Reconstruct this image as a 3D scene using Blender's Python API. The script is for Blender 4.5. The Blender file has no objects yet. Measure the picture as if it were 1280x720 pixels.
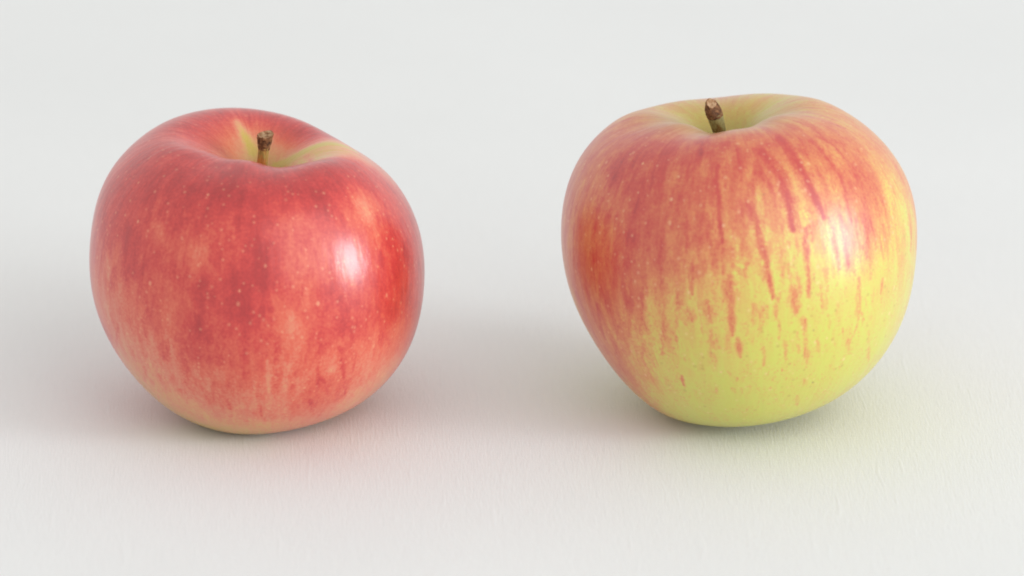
import bpy, math, random
import numpy as np
from mathutils import Vector
from mathutils.bvhtree import BVHTree

scene = bpy.context.scene
COL = scene.collection
rad = math.radians

# ------------------------------------------------------------------ camera
PITCH, DIST, HFOV = rad(20.5), 2.06, rad(7)
CAM = np.array([0.0, -DIST * math.cos(PITCH), DIST * math.sin(PITCH)])
cd = bpy.data.cameras.new('camera')
cam = bpy.data.objects.new('camera', cd); COL.objects.link(cam)
cam.location = CAM; cam.rotation_euler = (rad(90) - PITCH, 0, 0)
cd.sensor_fit = 'HORIZONTAL'; cd.sensor_width = 36; cd.angle = HFOV
cd.clip_start = 0.01; cd.clip_end = 50
cd.dof.use_dof = True; cd.dof.focus_distance = 1.965; cd.dof.aperture_fstop = 10
scene.camera = cam

# ------------------------------------------------------------------ room light
w = bpy.data.worlds.new('World'); scene.world = w; w.use_nodes = True
bg = w.node_tree.nodes['Background']
bg.inputs['Color'].default_value = (1.0, 0.986, 0.962, 1)      # pale room all round
bg.inputs['Strength'].default_value = 0.87

wl = bpy.data.lights.new('window_light', 'AREA')               # daylight from a window on the right
wl.shape = 'RECTANGLE'; wl.size = 0.62; wl.size_y = 0.87
wl.energy = 32; wl.color = (0.87, 0.95, 1.0)
wo = bpy.data.objects.new('window_light', wl); COL.objects.link(wo)
wo.location = (2.27, -0.86, 0.50)
wo.rotation_euler = (Vector((0, -0.07, 0.03)) - wo.location).to_track_quat('-Z', 'Y').to_euler()

cl = bpy.data.lights.new('fill_light', 'AREA')              # broad soft fill lamp added at front right, out of view
cl.shape = 'RECTANGLE'; cl.size = 2.6; cl.size_y = 2.4
cl.energy = 22; cl.color = (1.0, 0.985, 0.965)
co = bpy.data.objects.new('fill_light', cl); COL.objects.link(co)
co.location = (1.55, -1.7, 1.45)
co.rotation_euler = (Vector((0, -0.07, 0.03)) - co.location).to_track_quat('-Z', 'Y').to_euler()

vs = scene.view_settings
vs.view_transform = 'Standard'; vs.look = 'None'; vs.gamma = 1; vs.exposure = 0
vs.use_curve_mapping = False
scene.render.engine = 'CYCLES'
scene.cycles.filter_width = 1.9

# ------------------------------------------------------------------ helpers
FPX = 640 / math.tan(HFOV / 2)
def ray(px, py):
    """direction of a photograph pixel (1280 x 720)"""
    x, y = (px - 640) / FPX, (360 - py) / FPX
    d = np.array([x, math.cos(PITCH) + y * math.sin(PITCH), -math.sin(PITCH) + y * math.cos(PITCH)])
    return d / np.linalg.norm(d)

def lin(r, g, b):
    f = lambda c: c / 12.92 if c <= 0.04045 else ((c + 0.055) / 1.055) ** 2.4
    return (f(r / 255), f(g / 255), f(b / 255), 1)

class N:
    """tiny node helper"""
    def __init__(s, name):
        s.m = bpy.data.materials.new(name); s.m.use_nodes = True
        s.t = s.m.node_tree; s.bsdf = s.t.nodes['Principled BSDF']
    def node(s, kind, **kw):
        n = s.t.nodes.new(kind)
        for k, v in kw.items(): setattr(n, k, v)
        return n
    def put(s, sock, v):
        if hasattr(v, 'is_output'): s.t.links.new(v, sock)
        elif v is not None: sock.default_value = v
    def math(s, op, a, b=None, c=None, clamp=False):
        n = s.node('ShaderNodeMath', operation=op, use_clamp=clamp)
        for i, v in enumerate((a, b, c)):
            if v is not None: s.put(n.inputs[i], v)
        return n.outputs[0]
    def attr(s, name, out='Fac'):
        return s.node('ShaderNodeAttribute', attribute_name=name).outputs[out]
    def scale(s, vec, sc):
        n = s.node('ShaderNodeVectorMath', operation='MULTIPLY')
        s.put(n.inputs[0], vec); n.inputs[1].default_value = sc
        return n.outputs[0]
    def noise(s, vec, sc=1.0, detail=2.0, rough=0.5, dist=0.0):
        n = s.node('ShaderNodeTexNoise'); s.put(n.inputs['Vector'], vec)
        n.inputs['Scale'].default_value = sc; n.inputs['Detail'].default_value = detail
        n.inputs['Roughness'].default_value = rough; n.inputs['Distortion'].default_value = dist
        return n.outputs['Fac']
    def rng(s, v, a, b, c=0.0, d=1.0, smooth=False):
        n = s.node('ShaderNodeMapRange', interpolation_type='SMOOTHSTEP' if smooth else 'LINEAR')
        s.put(n.inputs[0], v)
        for i, x in enumerate((a, b, c, d)): n.inputs[i + 1].default_value = x
        return n.outputs[0]
    def ramp(s, v, stops):
        n = s.node('ShaderNodeValToRGB'); s.put(n.inputs[0], v); e = n.color_ramp.elements
        while len(e) < len(stops): e.new(0.5)
        for el, (p, c) in zip(e, stops): el.position = p; el.color = c
        return n.outputs[0]
    def mix(s, f, a, b, blend='MIX'):
        n = s.node('ShaderNodeMix', data_type='RGBA', blend_type=blend)
        s.put(n.inputs[0], f); s.put(n.inputs[6], a); s.put(n.inputs[7], b)
        return n.outputs[2]
    def bump(s, h, strength, dist, normal=None):
        n = s.node('ShaderNodeBump'); n.inputs['Strength'].default_value = strength
        n.inputs['Distance'].default_value = dist; s.put(n.inputs['Height'], h)
        if normal is not None: s.put(n.inputs['Normal'], normal)
        return n.outputs[0]
    def set(s, **kw):
        for k, v in kw.items(): s.put(s.bsdf.inputs[k.replace('_', ' ')], v)

def mesh_obj(name, verts, faces, mat, parent=None, smooth=True):
    me = bpy.data.meshes.new(name)
    me.from_pydata(verts, [], faces); me.update()
    if smooth: me.polygons.foreach_set('use_smooth', np.ones(len(me.polygons), bool))
    me.materials.append(mat)
    o = bpy.data.objects.new(name, me); COL.objects.link(o); o.parent = parent
    return o

def add_attr(me, name, data, kind='FLOAT'):
    a = me.attributes.new(name, kind, 'POINT')
    a.data.foreach_set('value' if kind == 'FLOAT' else 'vector', np.ascontiguousarray(data, np.float32).ravel())

# ------------------------------------------------------------------ the white linen-finish sheet
def linen():
    n = N('white_linen_paper')
    geo = n.node('ShaderNodeNewGeometry').outputs['Position']
    # warp so the threads are never ruler straight
    wv = n.node('ShaderNodeTexNoise'); n.put(wv.inputs['Vector'], geo); wv.inputs['Scale'].default_value = 14
    off = n.node('ShaderNodeVectorMath', operation='SCALE'); n.put(off.inputs[0], wv.outputs['Color']); off.inputs['Scale'].default_value = 0.0015
    add = n.node('ShaderNodeVectorMath', operation='ADD'); n.put(add.inputs[0], geo); n.put(add.inputs[1], off.outputs[0])
    turn = n.node('ShaderNodeVectorRotate', rotation_type='Z_AXIS'); n.put(turn.inputs['Vector'], add.outputs[0]); turn.inputs['Angle'].default_value = rad(-2.1)
    p = turn.outputs[0]
    warp = n.noise(n.scale(p, (2000, 230, 1)), 1, 3, .55)      # threads running away from us
    warp2 = n.noise(n.scale(p, (800, 90, 1)), 1, 2, .5)
    weft = n.noise(n.scale(p, (330, 1700, 1)), 1, 2, .5)
    slub = n.rng(n.noise(n.scale(p, (520, 45, 1)), 1, 1, .5), .64, .78, 0, 1, True)
    grain = n.noise(p, 1600, 3, .6)
    h = n.math('ADD', n.math('MULTIPLY', warp, .55), n.math('MULTIPLY', warp2, .25))
    h = n.math('ADD', h, n.math('MULTIPLY', weft, .42))
    h = n.math('ADD', h, n.math('MULTIPLY', slub, .22))
    h = n.math('ADD', h, n.math('MULTIPLY', grain, .30))
    blot = n.noise(geo, 9, 3, .55)
    c = n.mix(n.rng(blot, .3, .7), lin(224, 226, 226), lin(227, 229, 229))
    c = n.mix(n.math('MULTIPLY', n.rng(warp2, .35, .7), .10), c, lin(212, 213, 214))
    n.set(Base_Color=c, Roughness=.75, Normal=n.bump(h, .62, .00022))
    n.bsdf.inputs['Specular IOR Level'].default_value = .25
    return n.m

def sheet():
    x0, x1, y0, y1, t = -1.6, 1.6, -.9, 2.3, .002
    v = [(x, y, z) for z in (-t, 0) for y in (y0, y1) for x in (x0, x1)]
    f = [(4, 5, 7, 6), (0, 2, 3, 1), (0, 1, 5, 4), (2, 6, 7, 3), (0, 4, 6, 2), (1, 3, 7, 5)]
    o = mesh_obj('tabletop_sheet', v, f, linen(), smooth=False)
    o['kind'] = 'structure'
    o['label'] = 'white linen-textured sheet under both apples'
    o['category'] = 'surface'
sheet()

# ------------------------------------------------------------------ apple geometry
KN = np.radians([0, 7, 14, 22, 31, 42, 56, 75, 95, 115, 135, 150, 165, 180])
PROFILE = np.array([.50, .56, .70, .83, .935, 1.0, 1.02, 1.01, .99, .965, .93, .89, .83, .78])
NK = len(KN)
def spline_weights(x):
    kn = np.concatenate([-KN[1:4][::-1], KN, 2 * np.pi - KN[-4:-1][::-1]])
    n = len(kn); h = np.diff(kn); A = np.zeros((n, n)); B = np.zeros((n, n)); A[0, 0] = A[-1, -1] = 1
    for i in range(1, n - 1):
        A[i, i-1] = h[i-1]; A[i, i] = 2 * (h[i-1] + h[i]); A[i, i+1] = h[i]
        B[i, i-1] = 6 / h[i-1]; B[i, i] = -6 / h[i-1] - 6 / h[i]; B[i, i+1] = 6 / h[i]
    M = np.linalg.solve(A, B); W = np.zeros((len(x), n))
    j = np.clip(np.searchsorted(kn, x) - 1, 0, n - 2)
    for r, (xx, i) in enumerate(zip(x, j)):
        a = (kn[i+1] - xx) / h[i]; b = 1 - a
        W[r, i] += a; W[r, i+1] += b
        W[r] += ((a**3 - a) * M[i] + (b**3 - b) * M[i+1]) * h[i]**2 / 6
    m = np.zeros((n, NK))
    for i in range(3): m[i, 3-i] = 1; m[3+NK+i, NK-2-i] = 1
    m[3:3+NK] = np.eye(NK)
    return W @ m

# measured from the outline of each fruit: position, size, lean and the swell of each ring
RED = dict(pos=(-0.0594, -0.0812), size=0.0411, tilt=(-0.027, 0.0044), coef=[
    [-0.0052, -0.0171, -0.0295, -0.0281, -0.0188, -0.0278, -0.0315, -0.0328, -0.0275, -0.01, 0.0122, 0.0277, 0.0209, 0.0124],
    [0.0035, -0.0084, -0.0239, -0.0311, -0.0392, -0.0529, -0.0439, -0.0214, -0.0076, 0.0065, 0.0071, 0.0004, -0.0017, -0.0018],
    [-0.0011, -0.002, -0.0017, 0.0033, 0.0156, 0.0075, 0.0017, -0.0002, -0.001, -0.0027, -0.0102, -0.014, -0.0072, -0.0002],
    [0.0019, -0.0047, -0.0155, -0.0171, -0.0064, -0.0106, -0.0051, -0.0052, -0.0066, -0.0042, -0.0059, -0.0051, -0.0032, -0.0004],
    [-0.0011, 0.0038, 0.0111, 0.0121, -0.0109, -0.028, -0.0148, -0.0038, 0.0012, -0.0035, 0.0028, 0.004, 0.003, 0.0006],
    [-0.0001, -0.0004, -0.0001, 0.0095, 0.0016, 0.0035, -0.0049, -0.0018, -0.0019, 0.0006, 0.0048, 0.0046, 0.0022, -0.0],
    [-0.0004, 0.0008, 0.0045, 0.004, -0.0075, -0.0084, -0.0019, -0.0003, 0.0, 0.002, 0.0004, 0.0033, 0.0024, 0.0002]])
YELLOW = dict(pos=(0.0529, -0.0804), size=0.044, tilt=(-0.1124, -0.1003), coef=[
    [0.0364, 0.0357, 0.0341, 0.0064, -0.0179, -0.0285, -0.0283, -0.033, -0.0435, -0.034, -0.0035, 0.0258, 0.0279, 0.0224],
    [-0.0005, -0.0093, -0.0176, -0.0111, -0.0083, -0.0066, 0.0009, 0.0168, 0.0207, 0.025, 0.0133, -0.001, -0.0027, -0.0023],
    [-0.0009, -0.0068, -0.0117, -0.0035, -0.0004, -0.0028, -0.001, 0.002, 0.0017, -0.0007, -0.008, -0.0146, -0.0104, -0.0031],
    [-0.0005, 0.0008, 0.0033, 0.0067, 0.0057, 0.002, 0.0011, -0.0019, -0.0109, -0.0115, -0.0059, -0.0026, -0.0034, -0.0013],
    [-0.0003, 0.0054, 0.0117, 0.0004, -0.0036, -0.0002, -0.0033, 0.0018, -0.0023, -0.0042, -0.0006, 0.0027, 0.0009, -0.0002],
    [0.0, 0.0008, 0.0014, -0.0057, -0.0056, -0.0048, -0.0004, 0.0041, 0.0023, 0.0051, 0.0029, -0.0011, -0.0009, -0.0001],
    [0.0011, -0.0023, -0.0125, -0.0125, 0.0047, 0.0018, -0.0003, 0.0018, 0.0005, 0.0016, -0.0009, 0.0012, 0.0028, 0.0006]])

NT, NP = 420, 840
def apple_surface(a):
    # rings packed by arc, not only by angle, so the stem hollow stays smooth
    th = np.linspace(0, np.pi, NT); ph = np.arange(NP) * 2 * np.pi / NP
    H = np.stack([np.ones(NP), np.cos(ph), np.sin(ph), np.cos(2*ph), np.sin(2*ph), np.cos(3*ph), np.sin(3*ph)])
    damp = np.minimum(1, np.sin(KN) / math.sin(rad(20))); damp[0] = damp[-1] = 0
    c = np.array(a['coef']); c[1:] *= damp; c[0] += PROFILE
    rho = (spline_weights(th) @ c.T) @ H
    # funnel: the hollow narrows to a point round the stem
    rho *= 1 - a.get('funnel', .24) * np.exp(-(th / rad(7.5))**2)[:, None]
    # gentle hand-grown unevenness
    rs = np.random.RandomState(a['seed'])
    for k in (4, 5, 6, 7):
        rho += (.0022 * rs.randn() * np.cos(k*ph + rs.rand()*6.3)[None] * (np.sin(th)**2)[:, None]
                + .004 * rs.randn() * np.cos(k*ph + rs.rand()*6.3)[None] * (np.exp(-((th - rad(24)) / rad(14))**2) * np.minimum(1, th / rad(12)))[:, None])
    st, ct = np.sin(th)[:, None], np.cos(th)[:, None]
    q = np.stack([rho*st*np.cos(ph), rho*st*np.sin(ph), rho*ct*np.ones(NP)], -1) * a['size']
    tx, ty = a['tilt']
    cx, sx, cy, sy = math.cos(tx), math.sin(tx), math.cos(ty), math.sin(ty)
    q = q @ (np.array([[cy, 0, sy], [0, 1, 0], [-sy, 0, cy]]) @ np.array([[1, 0, 0], [0, cx, -sx], [0, sx, cx]])).T
    q[..., 2] -= q[..., 2].min()
    mer = np.stack([np.cos(ph)[None] * np.minimum(1, 3*st), np.sin(ph)[None] * np.minimum(1, 3*st), th[:, None] * np.ones(NP)], -1)
    tt = th[:, None] * np.ones(NP)
    return q, mer, tt

def grid_mesh(q):
    """poles become single points"""
    v = np.concatenate([q[:1, :1].reshape(-1, 3), q[1:-1].reshape(-1, 3), q[-1:, :1].reshape(-1, 3)])
    f = []
    idx = lambda i, j: 1 + (i - 1) * NP + j % NP
    last = len(v) - 1
    for j in range(NP):
        f.append((0, idx(1, j), idx(1, j+1)))
        f.append((last, idx(NT-2, j+1), idx(NT-2, j)))
    i, j = np.meshgrid(np.arange(1, NT-2), np.arange(NP), indexing='ij')
    A = 1 + (i-1)*NP + j; B = 1 + (i-1)*NP + (j+1) % NP; C = 1 + i*NP + (j+1) % NP; E = 1 + i*NP + j
    f += np.stack([A, E, C, B], -1).reshape(-1, 4).tolist()
    return v, f
def flat(x, nc):
    return np.concatenate([x[:1, :1].reshape(-1, nc), x[1:-1].reshape(-1, nc), x[-1:, :1].reshape(-1, nc)])

# ------------------------------------------------------------------ skin colouring
# where the blush sits on each fruit: (x, y, redness) in measured points that are
# carried onto the fruit's surface and kept there as fields over the skin
BLUSH_RED = [(345,95,.1),(330,75,.35),(390,120,.15),(440,130,.03),(480,108,.05),(520,103,.10),(560,112,.35),(590,130,.5),
 (420,75,.8),(380,50,.75),(300,45,.75),(480,80,.82),(300,85,.66),(270,100,.64),(450,100,.72),(530,85,.8),(240,60,.75),(340,55,.75),(590,115,.7),
 (150,130,.75),(100,180,.75),(200,170,.75),(230,230,.88),(300,180,.9),(270,140,.78),(340,150,.8),(400,160,.82),(460,160,.82),(520,150,.8),(560,165,.78),(590,160,.72),
 (380,200,.8),(330,220,.82),(420,230,.72),(440,270,.62),(380,240,.78),(470,210,.85),(510,190,.85),(560,210,.55),(585,240,.48),(610,270,.6),(640,240,.75),(660,300,.82),(690,330,.78),(630,320,.72),(600,340,.7),
 (60,250,.82),(45,300,.7),(70,330,.6),(60,370,.55),(100,340,.85),(110,280,.75),(165,275,.65),(190,290,.68),(150,330,.72),(215,370,.82),(240,325,.48),(260,340,.55),(280,320,.55),(290,280,.7),(230,260,.8),(310,300,.75),(330,370,.82),(360,340,.95),(380,330,.9),(380,380,.85),(345,420,.9),(320,440,.92),(340,290,.78),(400,300,.75),(440,330,.6),(450,370,.62),(470,300,.7),(540,340,.7),(540,280,.75),(530,380,.7),
 (240,380,.75),(260,395,.85),(240,470,.8),(245,500,.82),(200,420,.6),(160,400,.65),(110,430,.58),(70,430,.55),(50,420,.5),(170,450,.6),(120,500,.55),(190,500,.58),(140,540,.5),(100,520,.5),(280,450,.62),(290,500,.6),(330,500,.75),(350,540,.7),(340,480,.85),(400,440,.6),(430,470,.55),(410,500,.62),(470,460,.72),(500,440,.75),(550,460,.8),(560,440,.75),(520,420,.72),(590,430,.68),(640,420,.75),(660,400,.82),(690,400,.78),(670,450,.68),(640,500,.6),(600,500,.65),(510,540,.5),(485,540,.72),(540,530,.72),(570,560,.55),(520,580,.62),(600,560,.5),
 (380,570,.5),(430,570,.55),(460,560,.58),(450,620,.6),(480,640,.6),(400,640,.5),(350,640,.5),(300,640,.5),(250,590,.55),(280,600,.58),(200,580,.5),(170,600,.42),(200,630,.35),(150,590,.35),(230,650,.25),(260,660,.3),(330,680,.25),(400,680,.35),(450,672,.4),(520,650,.4),(570,620,.4),(620,565,.42),(110,545,.3),(130,580,.22),(180,635,.15),(250,675,.08),(300,686,.08),(340,690,.1),(420,686,.15),(480,672,.2)]
BLUSH_YELLOW = [(300,75,.12),(270,65,.2),(240,58,.3),(200,55,.4),(360,50,.45),(375,40,.5),(390,60,.25),(420,40,.05),(440,60,.12),(460,30,.15),(500,30,.3),(480,50,.25),(530,40,.4),(400,80,.15),(350,90,.1),
 (220,80,.5),(300,100,.55),(260,90,.55),(340,110,.6),(400,95,.52),(450,80,.52),(500,60,.42),(560,55,.42),(600,70,.4),(640,100,.35),
 (180,80,.62),(220,95,.85),(190,110,.8),(150,130,.78),(100,140,.65),(130,170,.78),(80,190,.6),(160,160,.82),(200,200,.78),(150,210,.72),(60,230,.6),(40,280,.6),(90,250,.55),(110,290,.5),(70,330,.6),(130,330,.6),(200,240,.72),(240,170,.78),(250,140,.8),(280,130,.75),(280,180,.72),(260,220,.6),(300,220,.58),(340,150,.8),(330,200,.68),(370,150,.75),(380,190,.65),(400,160,.6),(420,110,.72),(450,120,.78),(400,220,.52),(430,200,.6),(370,240,.52),(350,270,.5),(300,270,.5),(250,280,.55),(210,290,.7),(180,320,.72),(200,350,.75),(150,370,.65),(240,330,.55),(220,380,.65),(190,400,.55),(100,400,.6),(60,380,.55),(40,340,.5),(110,460,.55),(80,440,.55),(150,440,.5),(100,500,.5),(150,490,.42),(170,540,.35),(130,560,.42),(150,600,.45),(190,580,.2),
 (290,310,.4),(320,300,.38),(270,350,.35),(320,340,.25),(360,310,.4),(340,350,.38),(380,330,.15),(400,350,.2),(420,300,.35),(250,400,.15),(230,430,.12),(300,420,.12),(340,400,.15),(400,400,.06),(450,330,.22),(460,280,.25),(490,310,.15),(470,240,.4),(510,210,.55),(540,230,.5),(560,180,.62),(520,140,.6),(600,180,.6),(580,220,.55),(560,270,.3),(550,310,.2),(600,300,.3),(640,260,.5),(640,310,.4),(620,220,.58),(640,190,.52),(650,150,.4),(680,180,.18),(700,230,.1),(690,130,.35),(600,110,.5),(630,130,.42),(710,160,.35),(725,200,.3),(735,260,.18),(735,330,.15),(700,300,.08),(680,260,.15),(670,350,.08),(720,400,.08),(620,400,.08),
 (450,420,.06),(500,390,.1),(550,400,.05),(600,450,.05),(680,450,.05),(640,520,.03),(560,520,.03),(480,480,.03),(420,470,.04),(350,470,.08),(270,460,.2),(310,470,.2),(220,480,.12),(200,520,.15),(250,520,.1),(300,540,.08),(250,580,.06),(200,610,.1),(300,620,.02),(400,560,.03),(400,650,.02),(500,600,.02),(570,600,.02),(350,690,.0),(250,660,.02),(450,680,.0),(180,640,.12)]
BLUSH_RED = [(x, y, min(1, b + (.09 if b > .6 and y < 230 else 0) - .06 * min(1, max(0, (y - 400) / 120)) * (b > .3))) for x, y, b in BLUSH_RED]
# red streaks: points, width, strength
BLUSH_YELLOW = [(x, y, b + .12 * math.exp(-((y - 290) / 85)**2) * min(1, max(0, (520 - x) / 120)) - .13 * math.exp(-((x - 500) / 110)**2 - ((y - 205) / 65)**2) - .09 * min(1, max(0, (260 - x) / 120)) * min(1, max(0, (y - 180) / 80)) - (.03 if y < 260 else 0) + .20 * min(1, max(0, (250 - x) / 90)) * min(1, max(0, (y - 330) / 80)) + (.10 if x > 620 and y < 330 else 0)) for x, y, b in BLUSH_YELLOW]
BLUSH_YELLOW += [(430,165,.48),(500,195,.42),(415,185,.5),(455,215,.42),(535,205,.42),(520,245,.38),(575,195,.5),(310,170,.55),(360,200,.5)]
STREAK_YELLOW = [([(952,190),(974,220),(986,251),(991,286)],13,.95),([(974,172),(996,201),(1011,232),(1021,253),(1030,272)],11,1.0),
 ([(1013,176),(1034,199),(1050,220),(1056,240)],5,.65),([(1019,170),(1042,181),(1054,196)],7,.5),([(898,205),(895,224),(898,244),(899,275),(903,302)],7,.85),
 ([(943,216),(941,244),(940,259)],9,.5),([(866,212),(852,238),(844,265),(840,286)],6,.6),([(905,180),(898,209)],14,.5),
 ([(938,258),(946,282),(954,312),(961,343),(966,372)],9,.62),([(1007,285),(1008,309),(1010,338),(1010.5,371)],7,.5),([(1050,270),(1053,285),(1057,312),(1061,334)],6,.55),
 ([(866,328),(865,368)],5.5,.5),([(914,346),(912,370),(914,399),(916,418)],10,.4),([(922,424),(925,446)],7,.38),([(1006,400),(1006,448)],6,.33),
 ([(992,362),(995,391)],13,.36),([(884,381),(887,399)],11,.4),([(861,388),(864,398)],13,.33),([(849,380),(848,393)],10,.3),([(969,380),(969,399)],6,.3),
 ([(1074,348),(1073,404),(1060,432)],6,.26),([(1103,349),(1101,366)],5,.35),([(1082,275),(1083,322)],9,.35),([(890,428),(892,462)],10,.22),
 ([(746,380),(757,425)],6,.7),([(803,360),(803,400)],5,.4),([(782,317),(782,345)],9,.45),([(742,311),(745,364)],7,.5),([(721,256),(717,296)],7,.55),
 ([(832,156),(797,185),(775,212)],11,.5),([(808,195),(790,229)],9,.5),([(844,179),(828,221),(818,254)],11,.55),([(1139,286),(1138,315)],4,.45),
 ([(1015,149),(1045,156),(1069,167)],3,.4),([(1036,162),(1065,179)],3,.35),([(1110,188),(1131,217)],4,.35),([(1079,219),(1097,254)],4,.35),([(985,143),(1010,141),(1035,146)],3,.3),
 ([(870,190),(856,222)],6,.4),([(925,185),(926,230)],7,.35),([(960,300),(962,318)],6,.3),([(895,300),(897,330)],6,.4),([(930,330),(931,345)],7,.4),([(845,420),(848,436)],4,.4),([(852,470),(855,482)],4,.45)]
STREAK_RED = [([(240,225),(235,262)],12,.5),([(300,205),(296,240)],10,.45),([(322,300),(320,345)],13,.55),([(332,325),(328,362)],10,.5),([(300,375),(296,400)],14,.55),
 ([(255,350),(252,385)],10,.45),([(247,395),(250,428)],9,.5),([(160,285),(158,350)],9,.45),([(132,270),(130,310)],8,.4),([(425,400),(430,418)],12,.5),([(505,300),(512,345)],10,.4),
 ([(398,440),(396,470),(408,478)],8,.5),([(425,435),(428,462)],8,.5),([(388,500),(390,515)],7,.4),([(410,480),(408,500)],5,.4),([(310,405),(306,445)],10,.4),
 ([(385,195),(392,240)],12,.35),([(420,215),(440,262)],10,.35),([(350,225),(350,260)],10,.3),([(200,230),(186,275)],10,.4),([(240,195),(215,235)],12,.35),
 ([(325,505),(327,520)],5,.35),([(285,500),(288,512)],6,.35),([(230,450),(233,480)],8,.3),([(180,400),(188,440)],8,.3)]
# many faint broken flecks that follow the brushing from stem to base
fr = random.Random(12)
def flecks(n, box, cx, ysplit, lean, length, width, strength):
    out = []
    for _ in range(n):
        x, y = fr.uniform(box[0], box[2]), fr.uniform(box[1], box[3])
        L = fr.uniform(*length) * (1 if fr.random() < .8 else 1.7); k = max(-.42, min(.36, (x - cx) / lean)) * max(0.15, min(1, (ysplit - y) / 120))
        m = (x + k * L * .5 + fr.uniform(-1.5, 1.5), y + L * .5)
        out.append(([(x, y), m, (x + k * L, y + L)], fr.uniform(*width), fr.uniform(*strength)))
    return out
STREAK_YELLOW += flecks(150, (800, 300, 1090, 435), 915, 330, 190, (5, 26), (3, 8), (.07, .26))
STREAK_YELLOW += flecks(100, (740, 170, 1070, 320), 905, 330, 190, (10, 42), (3, 8), (.12, .42))
STREAK_YELLOW += flecks(60, (715, 240, 830, 430), 905, 330, 260, (10, 36), (3, 7), (.1, .4))
STREAK_YELLOW += flecks(60, (800, 420, 1080, 500), 915, 330, 300, (2, 9), (2, 5), (.06, .22))
STREAK_RED += flecks(110, (130, 200, 510, 470), 325, 330, 200, (8, 36), (4, 11), (.1, .42))
STREAK_RED += flecks(130, (180, 420, 470, 525), 325, 330, 260, (2, 9), (3, 7), (.08, .28))
PALE_RED = [([(246,310),(250,335)],22,.15),([(452,240),(462,275)],16,.35),([(334,452),(336,490)],5,.6),([(412,440),(413,462)],14,.3),([(368,270),(364,315)],13,.15),([(468,285),(474,310)],6,.35),
 ([(135,318),(136,350)],10,.35),([(200,285),(203,300)],9,.3),([(362,395),(364,420)],16,.2),([(296,152),(306,170),(316,190),(321,204)],11,1.1),([(345,208),(362,200),(385,187),(405,180),(425,181),(445,190)],9,1.5)]
PALE_YELLOW = [([(921,298),(922,322)],5,.5),([(861,292),(863,300)],4,.5),([(812,300),(815,320)],9,.2),([(947,238),(950,262)],9,.25)]

def fields(q, tt, pos, bl, streaks, pales, origin, scale, default, sg):
    """blush / streak / pale as values on every point of the skin"""
    V = flat(q, 3); n = len(V); off = np.array([pos[0], pos[1], 0])
    ci = np.arange(0, NT, 3); cj = np.arange(0, NP, 3)
    sub = q[ci][:, cj]; nt, npp = sub.shape[:2]
    fv = [tuple(x) for x in (sub.reshape(-1, 3) + off)]
    ff = [(i*npp + j, (i+1)*npp + j, (i+1)*npp + (j+1) % npp, i*npp + (j+1) % npp) for i in range(nt-1) for j in range(npp)]
    bvh = BVHTree.FromPolygons(fv, ff)
    def hit(px, py):
        h = bvh.ray_cast(Vector(CAM), Vector(ray(px, py)))[0]
        return None if h is None else np.array(h) - off
    T = flat(tt[..., None], 1)[:, 0]
    num = np.full(n, 0.0); den = np.full(n, 0.0)
    w0 = .03
    num += w0 * default(T); den += w0
    for x, y, b in bl:
        p = hit(origin[0] + x / scale, origin[1] + y / scale)
        if p is None: continue
        ww = np.exp(-((V - p)**2).sum(1) / (2 * sg**2))
        num += ww * b; den += ww
    blush = num / den
    def paint(lst):
        out = np.zeros(n)
        for pts, wd, s in lst:
            P = [p for p in (hit(*a) for a in pts) if p is not None]
            if len(P) < 2: continue
            # resample, width tapers to both ends
            seg = []
            for a, b in zip(P[:-1], P[1:]):
                k = max(2, int(np.linalg.norm(b - a) / .0004))
                seg += [a + (b - a) * t / k for t in range(k)]
            seg.append(P[-1]); seg = np.array(seg); m = len(seg)
            half = wd * .000190 * .5
            lo, hi = seg.min(0) - 3*half, seg.max(0) + 3*half
            near = np.where(((V > lo) & (V < hi)).all(1))[0]
            d = np.full(len(near), 9.0)
            for k, p in enumerate(seg):
                tp = .55 + .45 * math.sin(math.pi * min(1, (k + .35*m) / (1.35*m)))
                d = np.minimum(d, np.sqrt(((V[near] - p)**2).sum(1)) / (half * tp))
            f = s * np.exp(-(np.maximum(d - .1, 0) / 1.15)**2)
            out[near] = np.maximum(out[near], f)
        return out
    return blush, paint(streaks), paint(pales)

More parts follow.
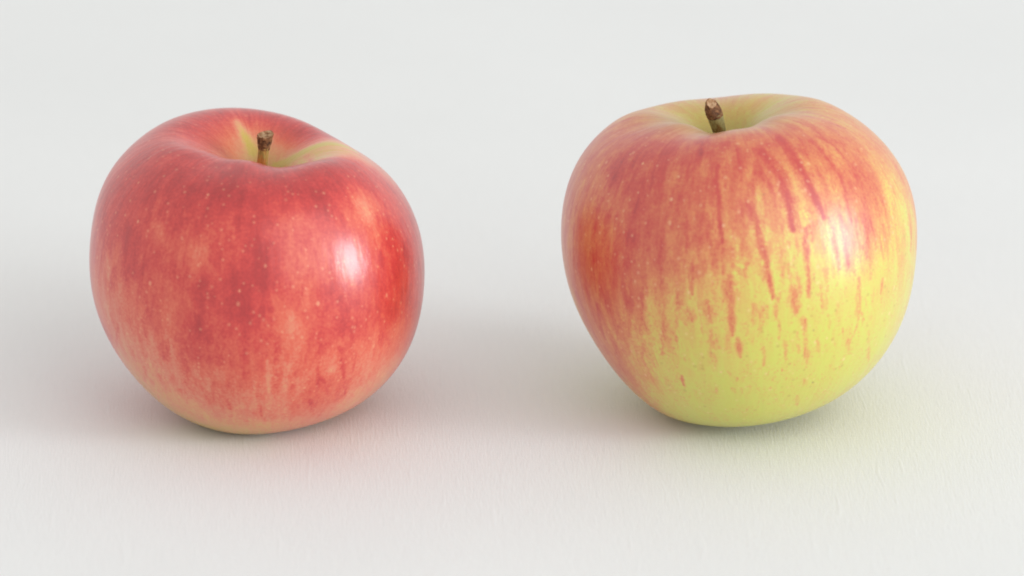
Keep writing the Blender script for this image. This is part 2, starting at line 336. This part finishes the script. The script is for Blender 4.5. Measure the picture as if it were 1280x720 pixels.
def skin(name, stops, p):
    n = N(name)
    mer = n.attr('meridian', 'Vector'); obj = n.node('ShaderNodeTexCoord').outputs['Object']
    blush = n.attr('blush'); streak = n.attr('streak'); pale = n.attr('pale')
    long1 = n.noise(n.scale(mer, (9, 9, 2.0)), 1, 4, .6)           # broad brushing from stem to base
    long2 = n.noise(n.scale(mer, (24, 24, 6)), 1, 4, .6)        # thin brushing
    mott = n.noise(n.scale(obj, (300, 300, 190)), 1, 4, .62)                               # blotches of pigment
    fine = n.noise(obj, 1500, 3, .6)
    edge = n.math('SUBTRACT', n.noise(n.scale(mer, (60, 60, 24)), 1, 3, .6), .5)
    v = n.math('MULTIPLY_ADD', n.math('MULTIPLY', n.math('SUBTRACT', long1, .5), n.rng(blush, .02, .22, .25, 1)), p['long1'], blush)
    amt = n.math('MULTIPLY', n.rng(blush, .05, .5, p['clear'], 1), n.rng(n.attr('theta'), .28, .5, .45, 1))                     # clear yellow skin carries little brushing
    v = n.math('MULTIPLY_ADD', n.math('MULTIPLY', n.math('SUBTRACT', long2, .5), p['long2']), amt, v)
    v = n.math('MULTIPLY_ADD', n.math('MULTIPLY', n.math('SUBTRACT', mott, .5), p['mott']), amt, v)
    stip = n.math('MULTIPLY_ADD', n.math('MULTIPLY', n.rng(blush, .06, .26, 0, 1), n.rng(blush, .3, .62, 1, .25)), p['stipple'], p['fine'])
    v = n.math('MULTIPLY_ADD', n.math('MULTIPLY', n.math('SUBTRACT', fine, .5), stip), amt, v)
    freck = n.math('MULTIPLY', n.rng(n.noise(obj, 1900, 2, .5), .54, .68, 0, p['freckle'], True), n.rng(n.noise(n.scale(obj, (150, 150, 80)), 1, 3, .6), .36, .62, .25, 1))
    v = n.math('ADD', v, n.math('MULTIPLY', freck, n.rng(blush, .1, .6, 1, .3)))
    s = n.math('MULTIPLY_ADD', edge, n.rng(streak, 0, .35, 0, .8), streak)
    s = n.math('MULTIPLY_ADD', n.math('SUBTRACT', fine, .5), n.rng(streak, 0, .3, 0, .7), s)
    s = n.math('MULTIPLY_ADD', n.math('SUBTRACT', mott, .5), n.rng(streak, 0, .3, 0, 1.0), s)
    s = n.math('MULTIPLY', n.rng(s, .04, .95, 0, 1), p['streak'])
    thin = n.noise(n.scale(mer, (46, 46, 3.2)), 1, 2, .5)
    thin = n.math('MULTIPLY', n.rng(thin, .56, .70, 0, p['thin'], True), n.math('MULTIPLY', n.rng(blush, p['thin_from'], p['thin_from'] + .25), n.rng(n.noise(n.scale(mer, (14, 14, 9)), 1, 3, .6), .42, .62)))
    s = n.math('MAXIMUM', s, thin)
    tgt = n.math('MAXIMUM', v, p['streak_v'])
    v = n.math('ADD', n.math('MULTIPLY', v, n.math('SUBTRACT', 1, s)), n.math('MULTIPLY', tgt, s))
    v = n.math('MULTIPLY_ADD', n.math('MULTIPLY', pale, n.rng(edge, -.3, .3, .6, 1.2)), -.38, v, clamp=True)
    col = n.ramp(v, stops)
    # greenish undertone drifting in the pale skin
    col = n.mix(n.math('MULTIPLY', n.rng(n.noise(obj, 110, 4, .6), .38, .64), n.rng(v, 0, .3, .5, 0)), col, lin(*p['under']))
    col = n.mix(n.rng(n.attr('theta'), .16, p['russet_shade_to'], p['russet_shade'], 0, True), col, lin(*p['russet_shade_col']))    # olive russeting round the stem, darkened to paint in the hollow's shade
    # lenticels: scattered pale pores
    def pores(scale, lo, hi, keep, vec):
        vo = n.node('ShaderNodeTexVoronoi'); n.put(vo.inputs['Vector'], vec); vo.inputs['Scale'].default_value = scale
        r = n.node('ShaderNodeSeparateColor'); n.put(r.inputs[0], vo.outputs['Color'])
        size = n.rng(r.outputs[1], 0, 1, .75, 1.25)
        m = n.rng(n.math('DIVIDE', vo.outputs['Distance'], size), lo, hi, 1, 0, True)
        return n.math('MULTIPLY', m, n.rng(r.outputs[0], keep, keep + .06, 0, 1)), r.outputs[2]
    a, ra = pores(330, .05, .17, p['keep'], n.scale(obj, (1, 1, .75)))
    b, rb = pores(560, .10, .26, p['keep'] + .15, obj)
    lent = n.math('MAXIMUM', n.math('MULTIPLY', a, n.rng(ra, 0, 1, .45, 1)), n.math('MULTIPLY', b, .5))
    lent = n.math('MULTIPLY', lent, p['lent'])
    lent = n.math('MULTIPLY', lent, n.rng(n.attr('theta'), .45, .8, .25, 1))
    col = n.mix(lent, col, lin(*p['pore']))
    od, _ = pores(400, .08, .2, .35, obj)
    col = n.mix(n.math('MULTIPLY', od, n.math('MULTIPLY', n.rng(v, .25, .5, 1, 0), p['dots'])), col, lin(176, 138, 50))
    # a few brown specks
    sp, _ = pores(170, .03, .07, .84, obj)
    col = n.mix(n.math('MULTIPLY', sp, .6), col, lin(120, 88, 40))
    rough = n.rng(n.noise(obj, 120, 3, .6), .3, .7, p['rough'] - .04, p['rough'] + .05)
    rough = n.math('MULTIPLY_ADD', fine, .05, rough)
    hh = n.math('ADD', n.math('MULTIPLY', n.noise(obj, 420, 3, .55), 1.0), n.math('MULTIPLY', fine, .25))
    hh = n.math('ADD', hh, n.math('MULTIPLY', lent, .25))
    nb = n.bump(hh, .35, .00006, None)
    nb = n.bump(n.noise(n.scale(mer, (14, 14, 5)), 1, 3, .5), .22, .0006, nb)
    n.set(Base_Color=col, Roughness=rough, Normal=nb, Coat_Normal=nb)
    i = n.bsdf.inputs
    i['Specular IOR Level'].default_value = p['spec']
    i['Coat IOR'].default_value = 1.6
    i['Coat Weight'].default_value = p['coat']; i['Coat Roughness'].default_value = p['coat_rough']
    i['Subsurface Weight'].default_value = .12; i['Subsurface Radius'].default_value = (1, .35, .2)
    i['Subsurface Scale'].default_value = .0025
    return n.m

# ------------------------------------------------------------------ stems
def stem_material(name, low, mid, side, dark):
    n = N(name)
    al = n.attr('along'); obj = n.node('ShaderNodeTexCoord').outputs['Object']
    sep = n.attr('around')
    streaks = n.noise(n.scale(obj, (2600, 2600, 420)), 1, 3, .6)
    bl = n.noise(obj, 900, 3, .6)
    c = n.ramp(n.math('MULTIPLY_ADD', n.math('SUBTRACT', bl, .5), .5, al), [(0, lin(*dark)), (.5, lin(*low)), (.68, lin(*mid)), (.82, lin(*side)), (1, lin(*dark))])
    c = n.mix(n.math('MULTIPLY', n.rng(n.math('MULTIPLY_ADD', n.math('SUBTRACT', bl, .5), .6, sep), .66, .92), .85), c, lin(*side))
    c = n.mix(n.rng(streaks, .5, .72, 0, .55), c, lin(*dark))
    n.set(Base_Color=c, Roughness=.62, Normal=n.bump(n.math('ADD', streaks, bl), .8, .0002))
    return n.m
def tip_material(name):
    n = N(name); obj = n.node('ShaderNodeTexCoord').outputs['Object']
    bl = n.noise(obj, 1100, 4, .65)
    face = n.attr('face')
    c = n.ramp(n.math('MULTIPLY_ADD', n.math('SUBTRACT', face, .5), .22, bl), [(.25, lin(70, 42, 24)), (.42, lin(118, 76, 44)), (.56, lin(154, 112, 76)), (.74, lin(190, 156, 122))])
    n.set(Base_Color=c, Roughness=.85, Normal=n.bump(bl, 1, .0004))
    return n.m

def stem(parent, pos, base, toppx, dy, radii, mats, tip, tipface, bend, seed):
    """swept, slightly bent stalk; its browned knob is a piece of its own"""
    rs = np.random.RandomState(seed)
    base = np.array(base) + [pos[0], pos[1], 0]
    d = ray(*toppx); t = (base[1] + dy - CAM[1]) / d[1]; top = CAM + d * t
    ax = (top - base); Lh = np.linalg.norm(ax)
    b0 = base - ax / Lh * .0015
    org = np.array([pos[0], pos[1], 0])
    ctrl = (b0 + top) / 2 + np.array(bend)
    def curve(u): return (1-u)**2 * b0 + 2*u*(1-u)*ctrl + u*u*top
    def tangent(u):
        g = 2*(1-u)*(ctrl - b0) + 2*u*(top - ctrl); return g / np.linalg.norm(g)
    def sweep(u0, u1, rf, rings, segs, rough, close_dir=None):
        vs, al, ar = [], [], []
        jig = rs.randn(segs)
        for k in range(rings):
            u = u0 + (u1 - u0) * k / (rings - 1); c = curve(u); g = tangent(u)
            if close_dir is not None:
                f = (k / (rings - 1)); g = g * (1 - f) + close_dir * f; g /= np.linalg.norm(g)
            e1 = np.cross(g, [0, 1, 0]); e1 /= np.linalg.norm(e1); e2 = np.cross(e1, g)
            for s in range(segs):
                a = 2 * math.pi * s / segs
                r = rf(u) * (1 + .05 * math.sin(3*a + 1) + .03 * math.sin(5*a + 4*u) + rough * (jig[s] * .5 + rs.randn() * .5))
                vs.append(c + e1 * r * math.cos(a) + e2 * r * math.sin(a) - org)
                al.append(u); ar.append(.5 + .5 * (math.cos(a) * e1[0] + math.sin(a) * e2[0]))
        fs = [(k*segs + s, k*segs + (s+1) % segs, (k+1)*segs + (s+1) % segs, (k+1)*segs + s) for k in range(rings-1) for s in range(segs)]
        return vs, fs, al, ar, g
    us = np.array([r[0] for r in radii]); rr = np.array([r[1] for r in radii])
    rf = lambda u: float(np.interp(u, us, rr))
    ut = tip
    vs, fs, al, ar, _ = sweep(0, ut + .03, rf, 40, 24, .008)
    o = mesh_obj('stem', [tuple(v) for v in vs], fs, mats[0], parent)
    add_attr(o.data, 'along', al); add_attr(o.data, 'around', ar)
    segs = 28
    vs, fs, al, ar, g = sweep(ut, 1, lambda u: rf(u) * 1.04, 14, segs, .055, np.array(tipface) / np.linalg.norm(tipface))
    face = [0.0] * len(vs)
    lastring = len(vs) - segs; c = np.mean(vs[lastring:], 0)
    for f in (.9, .7, .45, .2):                                   # dished, crumbly cut end
        for s in range(segs):
            p = np.array(vs[lastring + s]); q = c + (p - c) * f + g * (.00022 * (1 if f > .8 else -1) * (1.2 - f) + rs.randn() * .00007)
            vs.append(q); face.append(1.0)
    m = len(vs); n0 = lastring
    for r in range(4):
        i0 = n0 if r == 0 else lastring + segs * r
        i1 = lastring + segs * (r + 1)
        fs += [(i0 + s, i0 + (s+1) % segs, i1 + (s+1) % segs, i1 + s) for s in range(segs)]
    fs.append(tuple(range(m - segs, m)))
    k = mesh_obj('stem_end', [tuple(v) for v in vs], fs, mats[1], o)
    add_attr(k.data, 'face', face)
    k['label'] = 'dry brown broken-off tip of the stem'

# ------------------------------------------------------------------ put the apples together
def make_apple(a, bl, streaks, pales, origin, scale, default, mat, label, **st):
    e = bpy.data.objects.new('apple', None); COL.objects.link(e)
    e.empty_display_size = .02; e.location = (a['pos'][0], a['pos'][1], 0)
    e['label'] = label; e['category'] = 'apple'; e['group'] = 'apples on the white sheet'
    q, mer, tt = apple_surface(a)
    v, f = grid_mesh(q)
    o = mesh_obj('fruit_body', v.tolist(), f, mat, e)
    b, s, p = fields(q, tt, a['pos'], bl, streaks, pales, origin, scale, default, a['spread'])
    me = o.data
    add_attr(me, 'blush', b); add_attr(me, 'streak', s); add_attr(me, 'pale', p)
    add_attr(me, 'theta', flat(tt[..., None], 1))
    add_attr(me, 'meridian', flat(mer, 3), 'FLOAT_VECTOR')
    stem(e, a['pos'], q[0, 0], **st)
    return e

red_stops = [(0, lin(198, 172, 74)), (.20, lin(214, 156, 104)), (.42, lin(214, 120, 92)), (.56, lin(212, 92, 66)), (.74, lin(198, 50, 44)), (.87, lin(180, 32, 33)), (1, lin(160, 16, 20))]
yel_stops = [(0, lin(202, 199, 86)), (.10, lin(206, 186, 84)), (.25, lin(210, 156, 80)), (.46, lin(206, 120, 68)), (.67, lin(196, 86, 54)), (.82, lin(188, 52, 40)), (1, lin(164, 32, 32))]
RED.update(seed=4, spread=.0034); YELLOW.update(seed=9, spread=.0044)
smooth = lambda t, a, b: np.clip((t - a) / (b - a), 0, 1)
make_apple(RED, BLUSH_RED, STREAK_RED, PALE_RED, (100, 120), 1.636,
    lambda T: .1 + .65 * smooth(T, .2, .5) - .5 * smooth(T, 1.9, 2.7),
    skin('red_apple_skin', red_stops, dict(long1=.26, long2=.34, mott=.40, fine=.30, stipple=.35, thin=.3, thin_from=.3, freckle=.08, dots=0, clear=.5, streak=.8, streak_v=.95, lent=.58, keep=.30,
        pore=(232, 170, 128), under=(188, 164, 62), rough=.46, spec=.36, coat=.95, coat_rough=.28, russet_shade=.4, russet_shade_col=(164, 130, 36), russet_shade_to=.5)),
    'glossy red apple with pale speckles and a short upright stem', toppx=(332, 168), dy=0,
    radii=[(0, .0019), (.25, .00150), (.55, .00132), (.74, .00120), (.82, .0013), (.93, .00170), (1, .00185)],
    mats=(stem_material('red_apple_stem', (176, 98, 42), (192, 124, 64), (166, 140, 76), (84, 48, 24)), tip_material('red_apple_stem_end')),
    tip=.82, tipface=(-.12, -.15, 1), bend=(-.0004, 0, 0), seed=3)
make_apple(YELLOW, BLUSH_YELLOW, STREAK_YELLOW, PALE_YELLOW, (690, 105), 1.636,
    lambda T: .1 + .5 * smooth(T, .25, .6) - .55 * smooth(T, 1.2, 2.0),
    skin('yellow_apple_skin', yel_stops, dict(long1=.75, long2=.50, mott=.60, fine=.22, stipple=.55, thin=.45, thin_from=.02, freckle=.20, dots=.4, clear=.35, streak=1.0, streak_v=.86, lent=.55, keep=.45,
        pore=(236, 200, 150), under=(198, 198, 74), rough=.46, spec=.5, coat=1.0, coat_rough=.36, russet_shade=.78, russet_shade_col=(158, 142, 30), russet_shade_to=.66)),
    'yellow apple with orange-red streaked shoulders and a leaning brown stem', toppx=(889, 129), dy=-.0025,
    radii=[(0, .0021), (.3, .00135), (.55, .00135), (.7, .0016), (.82, .00185), (.92, .00185), (1, .00125)],
    mats=(stem_material('yellow_apple_stem', (96, 62, 24), (118, 84, 36), (150, 142, 92), (66, 42, 20)), tip_material('yellow_apple_stem_end')),
    tip=.85, tipface=(.3, -.7, .7), bend=(.0012, 0, 0), seed=5)
